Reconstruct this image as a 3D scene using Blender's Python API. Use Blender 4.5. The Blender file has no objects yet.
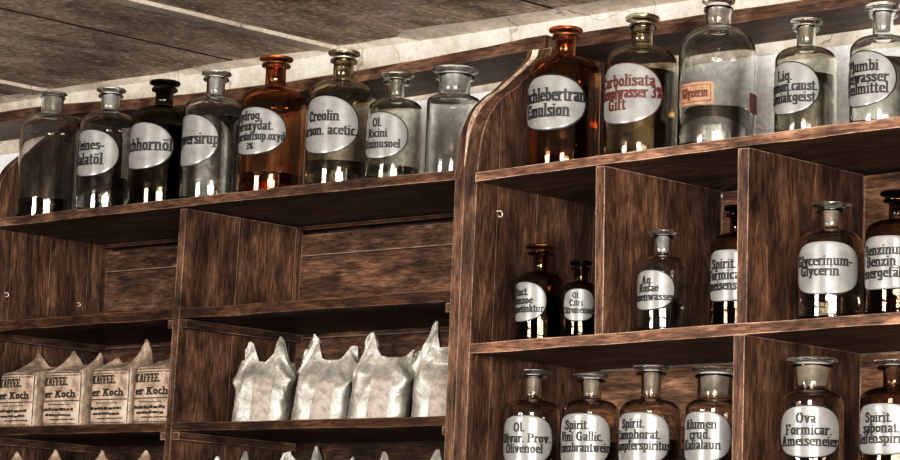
import bpy, bmesh, math, random
from mathutils import Vector, Matrix, noise
C = bpy.context.scene.collection
R = math.radians
PI = math.pi

# ------------------------------------------------------------------ helpers
def link_mesh(name, verts, faces, mats, parent=None, smooth=False, fm=None, loc=None):
    me = bpy.data.meshes.new(name)
    me.from_pydata([tuple(v) for v in verts], [], faces)
    for m in (mats if isinstance(mats, (list, tuple)) else [mats]):
        me.materials.append(m)
    if fm:
        me.polygons.foreach_set('material_index', fm)
    if smooth:
        me.polygons.foreach_set('use_smooth', [True] * len(me.polygons))
    me.update()
    o = bpy.data.objects.new(name, me)
    C.objects.link(o)
    if parent: o.parent = parent
    if loc: o.location = loc
    return o

def tag(o, label=None, cat=None, group=None, kind=None):
    if label: o['label'] = label
    if cat: o['category'] = cat
    if group: o['group'] = group
    if kind: o['kind'] = kind
    return o

def empty(name, loc=(0, 0, 0)):
    o = bpy.data.objects.new(name, None)
    o.empty_display_size = .03
    C.objects.link(o); o.location = loc
    return o

def hexa(c):        # 8 corners: bottom loop (0..3) then top loop (4..7)
    return c, [(3, 2, 1, 0), (4, 5, 6, 7), (0, 1, 5, 4), (1, 2, 6, 5), (2, 3, 7, 6), (3, 0, 4, 7)]

def box_v(x0, x1, y0, y1, z0, z1, f=None):
    c = [(x0, y0, z0), (x1, y0, z0), (x1, y1, z0), (x0, y1, z0), (x0, y0, z1), (x1, y0, z1), (x1, y1, z1), (x0, y1, z1)]
    if f: c = [f(*p) for p in c]
    return hexa(c)

class MB:
    def __init__(s): s.v = []; s.f = []; s.m = []
    def add(s, vf, mi=0):
        n = len(s.v); s.v += [tuple(p) for p in vf[0]]
        s.f += [tuple(i + n for i in q) for q in vf[1]]; s.m += [mi] * len(vf[1]); return s
    def box(s, *a, f=None, mi=0): return s.add(box_v(*a, f=f), mi)
    def build(s, name, mats, parent=None, smooth=False, loc=None):
        return link_mesh(name, s.v, s.f, mats, parent, smooth, s.m, loc)

def wavy_board(x0, x1, y0, y1, z0, z1, fz, n=24, seed=0, chip=.0012):
    """long board along X, its height following fz(x), front edge slightly worn"""
    V = []; F = []
    for i in range(n + 1):
        x = x0 + (x1 - x0) * i / n
        w = fz(x)
        a = noise.noise(Vector((x * 14, seed * 3.1, .2))) * chip
        b = noise.noise(Vector((x * 11, seed * 5.7, 4.2))) * chip
        yy = y0 + noise.noise(Vector((x * 9, seed * 2.3, 9.))) * chip
        V += [(x, yy, z0 + w + a), (x, y1, z0 + w), (x, y1, z1 + w), (x, yy, z1 + w + b)]
    for i in range(n):
        p, q = i * 4, i * 4 + 4
        for k in range(4):
            l = (k + 1) % 4
            F.append((p + k, q + k, q + l, p + l))
    F.append((0, 1, 2, 3)); e = n * 4; F.append((e + 3, e + 2, e + 1, e))
    return V, F

# ------------------------------------------------------------------ materials
def nt(name):
    m = bpy.data.materials.new(name); m.use_nodes = True
    t = m.node_tree; t.nodes.clear()
    out = t.nodes.new('ShaderNodeOutputMaterial')
    return m, t, out

def N(t, typ, **kw):
    n = t.nodes.new(typ)
    for k, v in kw.items():
        if k in n.inputs: n.inputs[k].default_value = v
        else: setattr(n, k, v)
    return n

def ramp(t, fac, stops):
    r = t.nodes.new('ShaderNodeValToRGB')
    e = r.color_ramp.elements
    e[0].position, e[0].color = stops[0][0], (*stops[0][1], 1)
    e[1].position, e[1].color = stops[-1][0], (*stops[-1][1], 1)
    for p, c in stops[1:-1]:
        k = e.new(p); k.color = (*c, 1)
    t.links.new(fac, r.inputs[0])
    return r.outputs[0]

def mixc(t, fac, a, b, typ='MIX'):
    n = t.nodes.new('ShaderNodeMix'); n.data_type = 'RGBA'; n.blend_type = typ
    for s, v in ((n.inputs[0], fac), (n.inputs[6], a), (n.inputs[7], b)):
        if hasattr(v, 'links'): t.links.new(v, s)
        elif isinstance(v, (int, float)): s.default_value = v
        else: s.default_value = (*v, 1)
    return n.outputs[2]

def mth(t, op, a, b=None, clamp=False):
    n = t.nodes.new('ShaderNodeMath'); n.operation = op; n.use_clamp = clamp
    for i, v in enumerate((a, b)):
        if v is None: continue
        if hasattr(v, 'links'): t.links.new(v, n.inputs[i])
        else: n.inputs[i].default_value = v
    return n.outputs[0]

def wood(name, axis, cols, seed=0., wear=1., rough=.5, wearcol=(.74, .56, .45), boards=None, blot=1., bevel=.0022):
    m, t, out = nt(name)
    co = t.nodes.new('ShaderNodeTexCoord').outputs['Object']
    def mp(s):
        n = t.nodes.new('ShaderNodeMapping'); n.inputs['Scale'].default_value = s
        n.inputs['Location'].default_value = (seed * 1.37, seed * 2.11, seed * .73)
        t.links.new(co, n.inputs[0]); return n.outputs[0]
    def stretch(hi, lo): return tuple(lo if i == 'XYZ'.index(axis) else hi for i in range(3))
    n1 = N(t, 'ShaderNodeTexNoise', Scale=1., Detail=7., Roughness=.68, Distortion=.9); t.links.new(mp(stretch(55, 9)), n1.inputs['Vector'])
    n2 = N(t, 'ShaderNodeTexNoise', Scale=1., Detail=5., Roughness=.7); t.links.new(mp(stretch(380, 45)), n2.inputs['Vector'])
    n3 = N(t, 'ShaderNodeTexNoise', Scale=1., Detail=5., Roughness=.62, Distortion=.4); t.links.new(mp(stretch(24, 13)), n3.inputs['Vector'])
    n4 = N(t, 'ShaderNodeTexNoise', Scale=1., Detail=4., Roughness=.75); t.links.new(mp((260, 260, 260)), n4.inputs['Vector'])
    c = ramp(t, n1.outputs[0], [(.26, cols[0]), (.5, cols[1]), (.76, cols[2])])
    g = ramp(t, n2.outputs[0], [(.34, (.22, .21, .20)), (.5, (.95, .95, .95)), (.66, (1.75, 1.70, 1.65))])
    c = mixc(t, .85, c, g, 'MULTIPLY')
    b = ramp(t, n3.outputs[0], [(.32, (.25, .24, .23)), (.5, (.9, .9, .9)), (.68, (1.7, 1.64, 1.58))])
    c = mixc(t, .85 * blot, c, b, 'MULTIPLY')
    # small pale chips
    ch = ramp(t, n4.outputs[0], [(.70, (0, 0, 0)), (.78, (1, 1, 1))])
    c = mixc(t, mth(t, 'MULTIPLY', ch, .35), c, wearcol)
    if boards:      # joints between the planks of one panel
        bx, pitch, off = boards
        sep = t.nodes.new('ShaderNodeSeparateXYZ'); t.links.new(co, sep.inputs[0])
        v = mth(t, 'FRACT', mth(t, 'DIVIDE', mth(t, 'ADD', sep.outputs[bx], off), pitch))
        d = mth(t, 'LESS_THAN', v, .014)
        c = mixc(t, mth(t, 'MULTIPLY', d, .75), c, (.012, .006, .004))
        d2 = mth(t, 'LESS_THAN', mth(t, 'ABSOLUTE', mth(t, 'SUBTRACT', v, .022)), .007)
        c = mixc(t, mth(t, 'MULTIPLY', d2, mth(t, 'MULTIPLY', n2.outputs[0], .45)), c, wearcol)
    if wear:
        bv = N(t, 'ShaderNodeBevel', Radius=bevel); bv.samples = 4
        ge = t.nodes.new('ShaderNodeNewGeometry')
        dt = t.nodes.new('ShaderNodeVectorMath'); dt.operation = 'DOT_PRODUCT'
        t.links.new(bv.outputs[0], dt.inputs[0]); t.links.new(ge.outputs['True Normal'], dt.inputs[1])
        e = mth(t, 'SUBTRACT', 1., dt.outputs['Value'])
        e = mth(t, 'MULTIPLY', e, 9., True)
        wn = ramp(t, n3.outputs[0], [(.35, (.12, .12, .12)), (.6, (1, 1, 1))])
        wn2 = ramp(t, n4.outputs[0], [(.35, (.25, .25, .25)), (.55, (1, 1, 1))])
        e = mth(t, 'MULTIPLY', mth(t, 'MULTIPLY', e, wn), mth(t, 'MULTIPLY', wn2, wear), True)
        c = mixc(t, e, c, wearcol)
    p = N(t, 'ShaderNodeBsdfPrincipled', Roughness=rough)
    p.inputs['Specular IOR Level'].default_value = .35
    t.links.new(c, p.inputs['Base Color'])
    bp = N(t, 'ShaderNodeBump', Strength=.35, Distance=.0015)
    t.links.new(mth(t, 'ADD', n1.outputs[0], n2.outputs[0]), bp.inputs['Height']); t.links.new(bp.outputs[0], p.inputs['Normal'])
    t.links.new(p.outputs[0], out.inputs[0])
    return m

DK = [(.012, .0055, .003), (.048, .0225, .0125), (.12, .06, .036)]
MD = [(.032, .0145, .0075), (.101, .056, .0375), (.205, .125, .084)]
LT = [(.055, .026, .015), (.165, .091, .061), (.31, .187, .132)]
W = dict(
    zed=wood('panel_wood', 'Z', MD, 1., wear=.8, boards=(1, .071, .02)),
    zed2=wood('divider_wood', 'Z', MD, 4., wear=.8, boards=(1, .105, .03)),
    zed3=wood('partition_wood', 'Z', MD, 7.3, wear=1.),
    post=wood('post_wood', 'Z', MD, 2.6, wear=.55),
    ex=wood('shelf_wood', 'X', MD, 3., wear=1., wearcol=(.5, .34, .26)),
    exl=wood('pale_shelf_wood', 'X', LT, 8.1, wear=1.),
    exd=wood('dark_shelf_wood', 'X', DK, 5.2, wear=.8, wearcol=(.34, .2, .13)),
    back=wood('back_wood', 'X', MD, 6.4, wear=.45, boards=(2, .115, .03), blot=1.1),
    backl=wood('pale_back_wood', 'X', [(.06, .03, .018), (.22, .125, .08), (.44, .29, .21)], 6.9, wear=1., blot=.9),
    crown=wood('crown_wood', 'X', MD, 9.7, wear=.5, wearcol=(.4, .25, .18)),
    why=wood('cleat_wood', 'Y', MD, 2.2, wear=.7),
    strip=wood('lit_edge_wood', 'Z', [(.34, .22, .17), (.66, .50, .41), (.85, .72, .62)], 5.5, wear=0),  # pale tone painting the light on the curved panel edge
    floor=wood('floor_wood', 'X', DK, 12., wear=0),
)

def glass(name, col, rough=.0, ior=1.47):
    m, t, out = nt(name)
    g = N(t, 'ShaderNodeBsdfGlass', Roughness=rough, IOR=ior)
    n = N(t, 'ShaderNodeTexNoise', Scale=60., Detail=5., Roughness=.65)
    co = t.nodes.new('ShaderNodeTexCoord'); t.links.new(co.outputs['Object'], n.inputs['Vector'])
    lo = tuple(c * .90 for c in col)
    t.links.new(ramp(t, n.outputs[0], [(.35, lo), (.62, col)]), g.inputs['Color'])
    n2 = N(t, 'ShaderNodeTexNoise', Scale=38., Detail=2.)
    t.links.new(co.outputs['Object'], n2.inputs['Vector'])
    bp = N(t, 'ShaderNodeBump', Strength=.12, Distance=.002)
    t.links.new(n2.outputs[0], bp.inputs['Height']); t.links.new(bp.outputs[0], g.inputs['Normal'])
    t.links.new(g.outputs[0], out.inputs[0])
    return m

G = dict(
    clear=glass('clear_glass', (.985, .99, .98)),
    grey=glass('smoky_glass', (.95, .95, .92)),
    olive=glass('olive_glass', (.91, .89, .83)),
    brown=glass('brownish_glass', (.968, .940, .905)),
    amber=glass('amber_glass', (.88, .70, .55)),
    dark=glass('dark_amber_glass', (.74, .63, .52)),
    black=glass('black_brown_glass', (.40, .33, .27)),
)
LQ = dict(
    clear=glass('clear_liquid', (.97, .97, .95), 0, 1.33),
    grey=glass('grey_liquid', (.85, .84, .80), 0, 1.33),
    olive=glass('olive_liquid', (.80, .72, .56), 0, 1.33),
    brown=glass('brown_liquid', (.72, .60, .49), 0, 1.33),
    amber=glass('amber_liquid', (.82, .60, .44), 0, 1.33),
    dark=glass('dark_liquid', (.30, .22, .15), 0, 1.33),
)

def frosted(name, col):
    m, t, out = nt(name)
    p = N(t, 'ShaderNodeBsdfPrincipled', Roughness=.38, IOR=1.45)
    p.inputs['Transmission Weight'].default_value = .72
    p.inputs['Coat Weight'].default_value = .5; p.inputs['Coat Roughness'].default_value = .04
    n = N(t, 'ShaderNodeTexNoise', Scale=150., Detail=4.)
    co = t.nodes.new('ShaderNodeTexCoord'); t.links.new(co.outputs['Object'], n.inputs['Vector'])
    t.links.new(ramp(t, n.outputs[0], [(.35, tuple(c * .75 for c in col)), (.62, col)]), p.inputs['Base Color'])
    t.links.new(p.outputs[0], out.inputs[0])
    return m
G['frost'] = frosted('ground_glass', (.88, .88, .87))
G['frost_brown'] = frosted('brownish_ground_glass', (.72, .67, .61))
G['bottle_black'] = glass('black_green_glass', (.66, .63, .52))

def plain(name, col, rough=.5, metal=0., spec=.5, coat=0., noisy=0., scale=120., bump=0.):
    m, t, out = nt(name)
    p = N(t, 'ShaderNodeBsdfPrincipled', Roughness=rough, Metallic=metal)
    p.inputs['Specular IOR Level'].default_value = spec
    p.inputs['Coat Weight'].default_value = coat; p.inputs['Coat Roughness'].default_value = .05
    co = t.nodes.new('ShaderNodeTexCoord')
    n = N(t, 'ShaderNodeTexNoise', Scale=scale, Detail=6., Roughness=.65)
    t.links.new(co.outputs['Object'], n.inputs['Vector'])
    lo = tuple(c * (1 - noisy) for c in col); hi = tuple(min(1, c * (1 + noisy * .5)) for c in col)
    t.links.new(ramp(t, n.outputs[0], [(.32, lo), (.62, hi)]), p.inputs['Base Color'])
    if bump:
        b = N(t, 'ShaderNodeBump', Strength=bump, Distance=.002)
        t.links.new(n.outputs[0], b.inputs['Height']); t.links.new(b.outputs[0], p.inputs['Normal'])
    t.links.new(p.outputs[0], out.inputs[0])
    return m

M = dict(
    enamel=plain('label_enamel', (.245, .245, .24), .3, coat=.38, noisy=.2, scale=55),
    orange=plain('label_orange_paper', (.34, .20, .13), .6, noisy=.4, scale=90),
    ink=plain('black_ink', (.012, .012, .013), .5),
    red=plain('red_ink', (.09, .018, .016), .5),
    rust=plain('rust_ink', (.10, .035, .02), .6),
    hook=plain('pale_metal', (.75, .70, .64), .35, .3, noisy=.3),
    cork=plain('cork', (.22, .12, .075), .8, noisy=.5, scale=200),
    strip=plain('pinkish_strip_paper', (.30, .262, .238), .55, noisy=.4, scale=90, bump=.9),
    print=plain('bag_print', (.03, .022, .018), .6),
)

def foil(name, c0, c1, rough, metal, sc):
    m, t, out = nt(name)
    p = N(t, 'ShaderNodeBsdfPrincipled', Roughness=rough, Metallic=metal)
    co = t.nodes.new('ShaderNodeTexCoord')
    n = N(t, 'ShaderNodeTexNoise', Scale=sc, Detail=6., Roughness=.6, Distortion=.6)
    v = N(t, 'ShaderNodeTexVoronoi', Scale=sc * .9); v.feature = 'F1'
    nn = N(t, 'ShaderNodeTexNoise', Scale=300., Detail=3.)
    for q in (n, v, nn): t.links.new(co.outputs['Object'], q.inputs['Vector'])
    c = ramp(t, n.outputs[0], [(.35, c0), (.62, c1)])
    c = mixc(t, .35, c, ramp(t, nn.outputs[0], [(.35, (.6, .6, .6)), (.65, (1.15, 1.15, 1.15))]), 'MULTIPLY')
    t.links.new(c, p.inputs['Base Color'])
    b = N(t, 'ShaderNodeBump', Strength=.55, Distance=.005)
    t.links.new(mth(t, 'ADD', n.outputs[0], v.outputs['Distance']), b.inputs['Height'])
    t.links.new(b.outputs[0], p.inputs['Normal'])
    t.links.new(p.outputs[0], out.inputs[0])
    return m
M['foil'] = foil('silver_grey_bag', (.235, .225, .205), (.43, .415, .38), .38, .25, 40)
M['kraft'] = foil('tan_paper_bag', (.24, .18, .14), (.50, .40, .325), .45, .05, 50)

def plaster(name, c0, c1, crack=0., sc=9.):
    m, t, out = nt(name)
    p = N(t, 'ShaderNodeBsdfPrincipled', Roughness=.85)
    co = t.nodes.new('ShaderNodeTexCoord')
    n = N(t, 'ShaderNodeTexNoise', Scale=sc, Detail=9., Roughness=.7)
    n2 = N(t, 'ShaderNodeTexNoise', Scale=150., Detail=4., Roughness=.7)
    for q in (n, n2): t.links.new(co.outputs['Object'], q.inputs['Vector'])
    c = ramp(t, n.outputs[0], [(.34, c0), (.6, c1)])
    c = mixc(t, .5, c, ramp(t, n2.outputs[0], [(.33, (.62, .6, .57)), (.6, (1.06, 1.06, 1.06))]), 'MULTIPLY')
    if crack:
        w = N(t, 'ShaderNodeTexNoise', Scale=14., Detail=4.); t.links.new(co.outputs['Object'], w.inputs['Vector'])
        vm = t.nodes.new('ShaderNodeVectorMath'); vm.operation = 'MULTIPLY_ADD'
        t.links.new(w.outputs['Color'], vm.inputs[0]); vm.inputs[1].default_value = (.12, .12, .12); t.links.new(co.outputs['Object'], vm.inputs[2])
        v = N(t, 'ShaderNodeTexVoronoi', Scale=4.5); v.feature = 'DISTANCE_TO_EDGE'
        t.links.new(vm.outputs[0], v.inputs['Vector'])
        d = mth(t, 'LESS_THAN', v.outputs['Distance'], .006)
        c = mixc(t, mth(t, 'MULTIPLY', d, crack), c, (.12, .09, .07))
    t.links.new(c, p.inputs['Base Color'])
    b = N(t, 'ShaderNodeBump', Strength=.3, Distance=.004)
    t.links.new(n.outputs[0], b.inputs['Height']); t.links.new(b.outputs[0], p.inputs['Normal'])
    t.links.new(p.outputs[0], out.inputs[0])
    return m

def ceiling_mat():
    m, t, out = nt('weathered_ceiling_boards')
    p = N(t, 'ShaderNodeBsdfPrincipled', Roughness=.9)
    co = t.nodes.new('ShaderNodeTexCoord').outputs['Object']
    def mp(s):
        n = t.nodes.new('ShaderNodeMapping'); n.inputs['Scale'].default_value = s
        t.links.new(co, n.inputs[0]); return n.outputs[0]
    n1 = N(t, 'ShaderNodeTexNoise', Scale=1., Detail=8., Roughness=.7, Distortion=.5); t.links.new(mp((14, 7, 10)), n1.inputs['Vector'])
    n2 = N(t, 'ShaderNodeTexNoise', Scale=1., Detail=8., Roughness=.75); t.links.new(mp((130, 85, 80)), n2.inputs['Vector'])
    n3 = N(t, 'ShaderNodeTexNoise', Scale=1., Detail=3., Roughness=.6); t.links.new(mp((55, 34, 60)), n3.inputs['Vector'])
    c = ramp(t, n1.outputs[0], [(.3, (.17, .13, .10)), (.48, (.42, .335, .27)), (.66, (.78, .65, .54))])
    c = mixc(t, .9, c, ramp(t, n2.outputs[0], [(.32, (.25, .23, .21)), (.5, (1, 1, 1)), (.68, (1.75, 1.7, 1.62))]), 'MULTIPLY')
    fl = ramp(t, mth(t, 'MULTIPLY', n3.outputs[0], n2.outputs[0]), [(.30, (0, 0, 0)), (.38, (1, 1, 1))])
    c = mixc(t, mth(t, 'MULTIPLY', fl, .7), c, (.9, .82, .72))
    t.links.new(c, p.inputs['Base Color'])
    b = N(t, 'ShaderNodeBump', Strength=.7, Distance=.006)
    t.links.new(mth(t, 'ADD', n1.outputs[0], n2.outputs[0]), b.inputs['Height']); t.links.new(b.outputs[0], p.inputs['Normal'])
    t.links.new(p.outputs[0], out.inputs[0])
    return m

M['wall'] = plaster('white_plaster', (.70, .71, .72), (.94, .95, .96), .25)
M['trim'] = plaster('cream_paint', (.44, .39, .34), (.70, .64, .575), .5, 14.)
M['ceil'] = ceiling_mat()

# ------------------------------------------------------------------ the setting
WALL_Y = 2.74; CEIL = 2.338
s = MB().box(-5.2, .6, WALL_Y, WALL_Y + .12, 0, CEIL + .05).build('wall_back', M['wall']); tag(s, kind='structure')
s = MB().box(-5.2, 2.6, -3.2, WALL_Y + .12, -.06, 0).build('floor', W['floor']); tag(s, kind='structure')
cb = MB()
edges = [-5.2, -4.2, -3.62, -3.1, -2.466, -1.75, -1.0, -.2, .8, 1.7, 2.6]
for a, b in zip(edges[:-1], edges[1:]):
    cb.box(a + .0035, b - .0035, -3.2, WALL_Y, CEIL, CEIL + .03)
    cb.m[-1] = cb.m[-3] = 1
cb.box(-5.2, 2.6, -3.2, WALL_Y + .12, CEIL + .022, CEIL + .07, mi=1)
tag(cb.build('ceiling', [M['ceil'], W['floor']]), kind='structure')
# painted battens under the boards, running to the wall, and the plaster cove along the wall head
def batten(nm, x, w):
    V = []; F = []; n = 40
    for i in range(n + 1):
        y = -1.2 + (WALL_Y + 1.2) * i / n
        a = noise.noise(Vector((x, y * 6, 0))) * .004; b = noise.noise(Vector((x, y * 6, 7))) * .004
        V += [(x - w + a, y, CEIL), (x - w + .003 + a, y, CEIL - .005), (x + w - .003 + b, y, CEIL - .005), (x + w + b, y, CEIL)]
    for i in range(n):
        p, q = i * 4, i * 4 + 4
        for k in range(3): F.append((p + k, p + k + 1, q + k + 1, q + k))
    tag(link_mesh(nm, V, F, M['trim']), kind='structure')
batten('trim_1', -2.905, .017)
batten('trim_2', -3.552, .022)
V = []; F = []; n = 160
for i in range(n + 1):
    x = -5.2 + 5.8 * i / n
    d = .012 + .012 * noise.noise(Vector((x * 5, .3, 0))) + .006 * noise.noise(Vector((x * 21, .3, 0)))
    if -2.75 < x < -1.6: d += .02 + .012 * noise.noise(Vector((x * 9, 3, 0)))
    V += [(x, WALL_Y - max(d, .004) - .004, CEIL - .0005), (x, WALL_Y - .004, CEIL - .008), (x, WALL_Y - .003, CEIL - .09)]
for i in range(n):
    p, q = i * 3, i * 3 + 3
    for k in range(2): F.append((p + k, p + k + 1, q + k + 1, q + k))
tag(link_mesh('trim_3', V, F, M['trim']), kind='structure')

# ------------------------------------------------------------------ shelf units
Y0 = 2.5
BK = 2.715
CURVE = [(2.5000, 2.075), (2.5010, 2.0973), (2.5045, 2.125), (2.508, 2.14), (2.5136, 2.1543), (2.5263, 2.1746), (2.5463, 2.1925),
         (2.5625, 2.203), (2.5788, 2.217), (2.5999, 2.2335), (2.6154, 2.2475), (2.6230, 2.2560), (2.6250, 2.2645)]
def smooth_curve(pts, sub=3):
    out = []
    n = len(pts)
    for i in range(n - 1):
        p0, p1, p2, p3 = pts[max(i - 1, 0)], pts[i], pts[i + 1], pts[min(i + 2, n - 1)]
        for k in range(sub):
            u = k / sub
            out.append(tuple(.5 * (2 * p1[j] + (-p0[j] + p2[j]) * u + (2 * p0[j] - 5 * p1[j] + 4 * p2[j] - p3[j]) * u * u
                                   + (-p0[j] + 3 * p1[j] - 3 * p2[j] + p3[j]) * u ** 3) for j in (0, 1)))
    out.append(pts[-1]); return out
SC = smooth_curve(CURVE)

def side_panel(name, xl, xr, mat, parent, bot=0.0, dy=0.):
    """upright side with the curved shoulder; xl, xr: functions of z"""
    prof = [(Y0 + dy, bot)] + [(y + dy, z) for y, z in SC] + [(WALL_Y, 2.2645), (WALL_Y, bot)]
    n = len(prof); V = []; F = []
    for y, z in prof: V.append((xl(z), y, z))
    for y, z in prof: V.append((xr(z), y, z))
    F.append(tuple(range(n))); F.append(tuple(reversed(range(n, 2 * n))))
    for i in range(n):
        j = (i + 1) % n
        F.append((i, i + n, j + n, j))
    me = link_mesh(name, V, F, mat, parent)
    bm = bmesh.new(); bm.from_mesh(me.data); bmesh.ops.recalc_face_normals(bm, faces=bm.faces); bm.to_mesh(me.data); bm.free()
    return me

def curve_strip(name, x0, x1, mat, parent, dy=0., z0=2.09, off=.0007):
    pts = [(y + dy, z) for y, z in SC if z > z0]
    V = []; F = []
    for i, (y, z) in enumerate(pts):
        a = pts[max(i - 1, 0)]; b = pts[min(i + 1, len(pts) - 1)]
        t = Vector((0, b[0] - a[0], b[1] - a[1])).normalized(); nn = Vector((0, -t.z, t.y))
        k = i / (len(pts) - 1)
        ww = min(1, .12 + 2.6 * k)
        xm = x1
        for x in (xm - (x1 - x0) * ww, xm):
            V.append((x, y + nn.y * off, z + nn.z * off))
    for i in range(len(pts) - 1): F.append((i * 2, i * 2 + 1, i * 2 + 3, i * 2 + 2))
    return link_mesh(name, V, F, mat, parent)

def lin(z0, x0, z1, x1): return lambda z: x0 + (x1 - x0) * (z - z0) / (z1 - z0)
def hook(parent, x, y, z, sz):
    """small bent cup hook screwed into a panel's right face"""
    pts = []
    for k in range(5): pts.append((x + k * sz * .12, y, z))
    for k in range(13):
        a = PI / 2 - k * PI * 1.25 / 12
        pts.append((x + sz * .5, y + math.cos(a) * sz * .33, z - sz * .33 + math.sin(a) * sz * .33))
    V = []; F = []; r = sz * .085; S = 6
    for i, p in enumerate(pts):
        a = Vector(pts[max(i - 1, 0)]); b = Vector(pts[min(i + 1, len(pts) - 1)])
        t = (b - a).normalized(); u = t.orthogonal().normalized(); w = t.cross(u)
        for s_ in range(S):
            q = Vector(p) + (u * math.cos(2 * PI * s_ / S) + w * math.sin(2 * PI * s_ / S)) * r; V.append(q)
    for i in range(len(pts) - 1):
        for s_ in range(S):
            F.append((i * S + s_, i * S + (s_ + 1) % S, (i + 1) * S + (s_ + 1) % S, (i + 1) * S + s_))
    F.append(tuple(range(S))); F.append(tuple(range((len(pts) - 1) * S, len(pts) * S)))
    o = link_mesh('hook', V, F, M['hook'], parent, True); o['label'] = 'small pale metal hook'
    return o

# ---- left unit
LU = empty('shelf_unit', (0, 0, 0))
tag(LU, 'left dark brown wooden shelf unit with two wide bays holding paper bags', 'shelf unit', 'wall shelf units')
side_panel('side_panel', lambda z: -3.366, lambda z: -3.352, W['zed'], LU)
pa_l = lin(2.0747, -2.4274, 1.7459, -2.4205); pa_r = lin(2.0662, -2.4113, 1.7697, -2.4072)
def clampz(f, lo=1.6, hi=2.3): return lambda z: f(max(lo, min(hi, z)))
sp_ = side_panel('side_panel', clampz(pa_l), clampz(pa_r), W['post'], LU)
st = curve_strip('lit_edge_strip', -2.4225, -2.4125, W['strip'], sp_); st['label'] = 'pale strip painting the lit band along the curved edge'
dl = clampz(lin(2.08, -2.9389, 1.747, -2.9449)); dr = clampz(lin(2.08, -2.9266, 1.747, -2.9327))
def sheared(y0, y1, z0, z1, fl, fr):
    return hexa([(fl(z0), y0, z0), (fr(z0), y0, z0), (fr(z0), y1, z0), (fl(z0), y1, z0), (fl(z1), y0, z1), (fr(z1), y0, z1), (fr(z1), y1, z1), (fl(z1), y1, z1)])
mb = MB(); mb.add(sheared(Y0 + .001, BK, 0, 1.6, dl, dr)); mb.add(sheared(Y0 + .001, BK, 1.6, 2.081, dl, dr)); mb.build('divider', W['zed2'], LU)
z0f = lambda x: 0.
link_mesh('shelf', *wavy_board(-3.352, -2.4255, Y0 - .003, WALL_Y - .002, 2.0815, 2.0935, lambda x: .0015 * math.sin((x + 3.3) * 3.3), 40, 1), W['ex'], LU)
def lz2(x): return 1.9328 + .0015 * (x + 3.1)
for (a, b, sd) in ((-3.352, -2.9435, 2), (-2.9285, -2.4235, 3)):
    link_mesh('shelf', *wavy_board(a, b, Y0 + .001, BK, 1.9325, 1.946, lambda x: .003 * (x + 2.95), 24, sd, .0016), W['exd'], LU)
for (a, b, sd) in ((-3.352, -2.9445, 4), (-2.9315, -2.4215, 5)):
    link_mesh('shelf', *wavy_board(a, b, Y0 + .001, BK, 1.7825, 1.7940, z0f, 24, sd), W['exd'], LU)
for (a, b, sd) in ((-3.352, -2.9445, 6), (-2.9315, -2.4205, 7)):
    link_mesh('shelf', *wavy_board(a, b, Y0 + .001, BK, 1.6325, 1.644, z0f, 24, sd), W['exd'], LU)
for zc in (1.9205, 1.7715):
    for x0, x1, y0 in ((-3.3518, -3.340, .004), (dr(zc) + .0003, dr(zc) + .0125, .004), (pa_l(zc) - .013, pa_l(zc) - .0005, .003), (dl(zc) - .012, dl(zc) - .0003, .003)):
        MB().box(x0, x1, Y0 + y0, BK, zc, zc + .0115 - (.0 if zc > 1.9 else .001)).build('cleat', W['why'], LU)
for (a, b) in ((-3.352, -2.9405), (-2.929, -2.4215)):
    MB().box(a, b, BK, BK + .012, 0, 2.0715).build('back_board', W['back'], LU)
    MB().box(a, b, BK - .012, BK + .002, 2.0765, 2.0815).box(a, b, BK + .0125, WALL_Y - .002, 2.02, 2.0813).build('rail_and_gap_filler', W['exd'], LU)  # rail, plus an added dark block behind it that keeps the gap dark
def sagL(x): u = (x + 3.37) / .95; return -.014 * math.sin(PI * max(0, min(1, u))) ** .9 + .003 * (1 - u)
V, F = wavy_board(-3.75, -2.400, 2.6225, WALL_Y, 2.2655, 2.281, sagL, 40, 11, .0012)
link_mesh('crown_board', V, F, W['crown'], LU)
hook(LU, -3.352, 2.531, 1.9905, .009); hook(LU, -3.352, 2.664, 1.9905, .008)

# ---- right unit (settled a little out of level: its right end stands higher)
TILT = .0187
PX, PZ = -2.39, 2.08
def zt(x): return (x - PX) * TILT
RU = empty('shelf_unit', (0, 0, 0))
tag(RU, 'right wooden shelf unit of square compartments holding glass bottles inside and on top', 'shelf unit', 'wall shelf units')
pb_r = lambda z: -2.3903
side_panel('side_panel', clampz(lambda z: pa_r(z) + .0004), pb_r, W['zed'], RU, dy=-.0006)
link_mesh('shelf', *wavy_board(-2.3905, -1.50, Y0 - .003, WALL_Y - .002, 2.0768, 2.0882, lambda x: zt(x) + .0014 * math.sin((x + 2.39) * 3.6), 40, 21), W['exl'], RU)
link_mesh('shelf', *wavy_board(-2.3905, -1.545, Y0 - .002, BK, 1.8680, 1.8805, zt, 40, 22), W['exl'], RU)
link_mesh('shelf', *wavy_board(-2.3905, -1.545, Y0 - .002, BK, 1.6780, 1.6900, zt, 40, 23), W['exl'], RU)
def upright(zb, zt_, xlb, xrb, xlt, xrt, seed):
    return sheared(Y0, BK, zb, zt_, lin(zb, xlb, zt_, xlt), lin(zb, xrb, zt_, xrt))
MB().add(upright(1.8842, 2.0810, -2.1926, -2.1803, -2.2002, -2.1866, 0)).build('divider', W['zed3'], RU)
MB().add(upright(1.8882, 2.0848, -1.9850, -1.9715, -1.9907, -1.9752, 0)).build('divider', W['zed3'], RU)
MB().add(upright(1.6975, 1.8758, -1.9855, -1.9708, -1.9886, -1.9735, 0)).build('divider', W['zed3'], RU)
MB().box(-1.765, -1.75, Y0, BK, 1.8922, 2.0885).build('divider', W['zed3'], RU)
side_panel('side_panel', lambda z: -1.545, lambda z: -1.53, W['zed'], RU)
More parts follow.
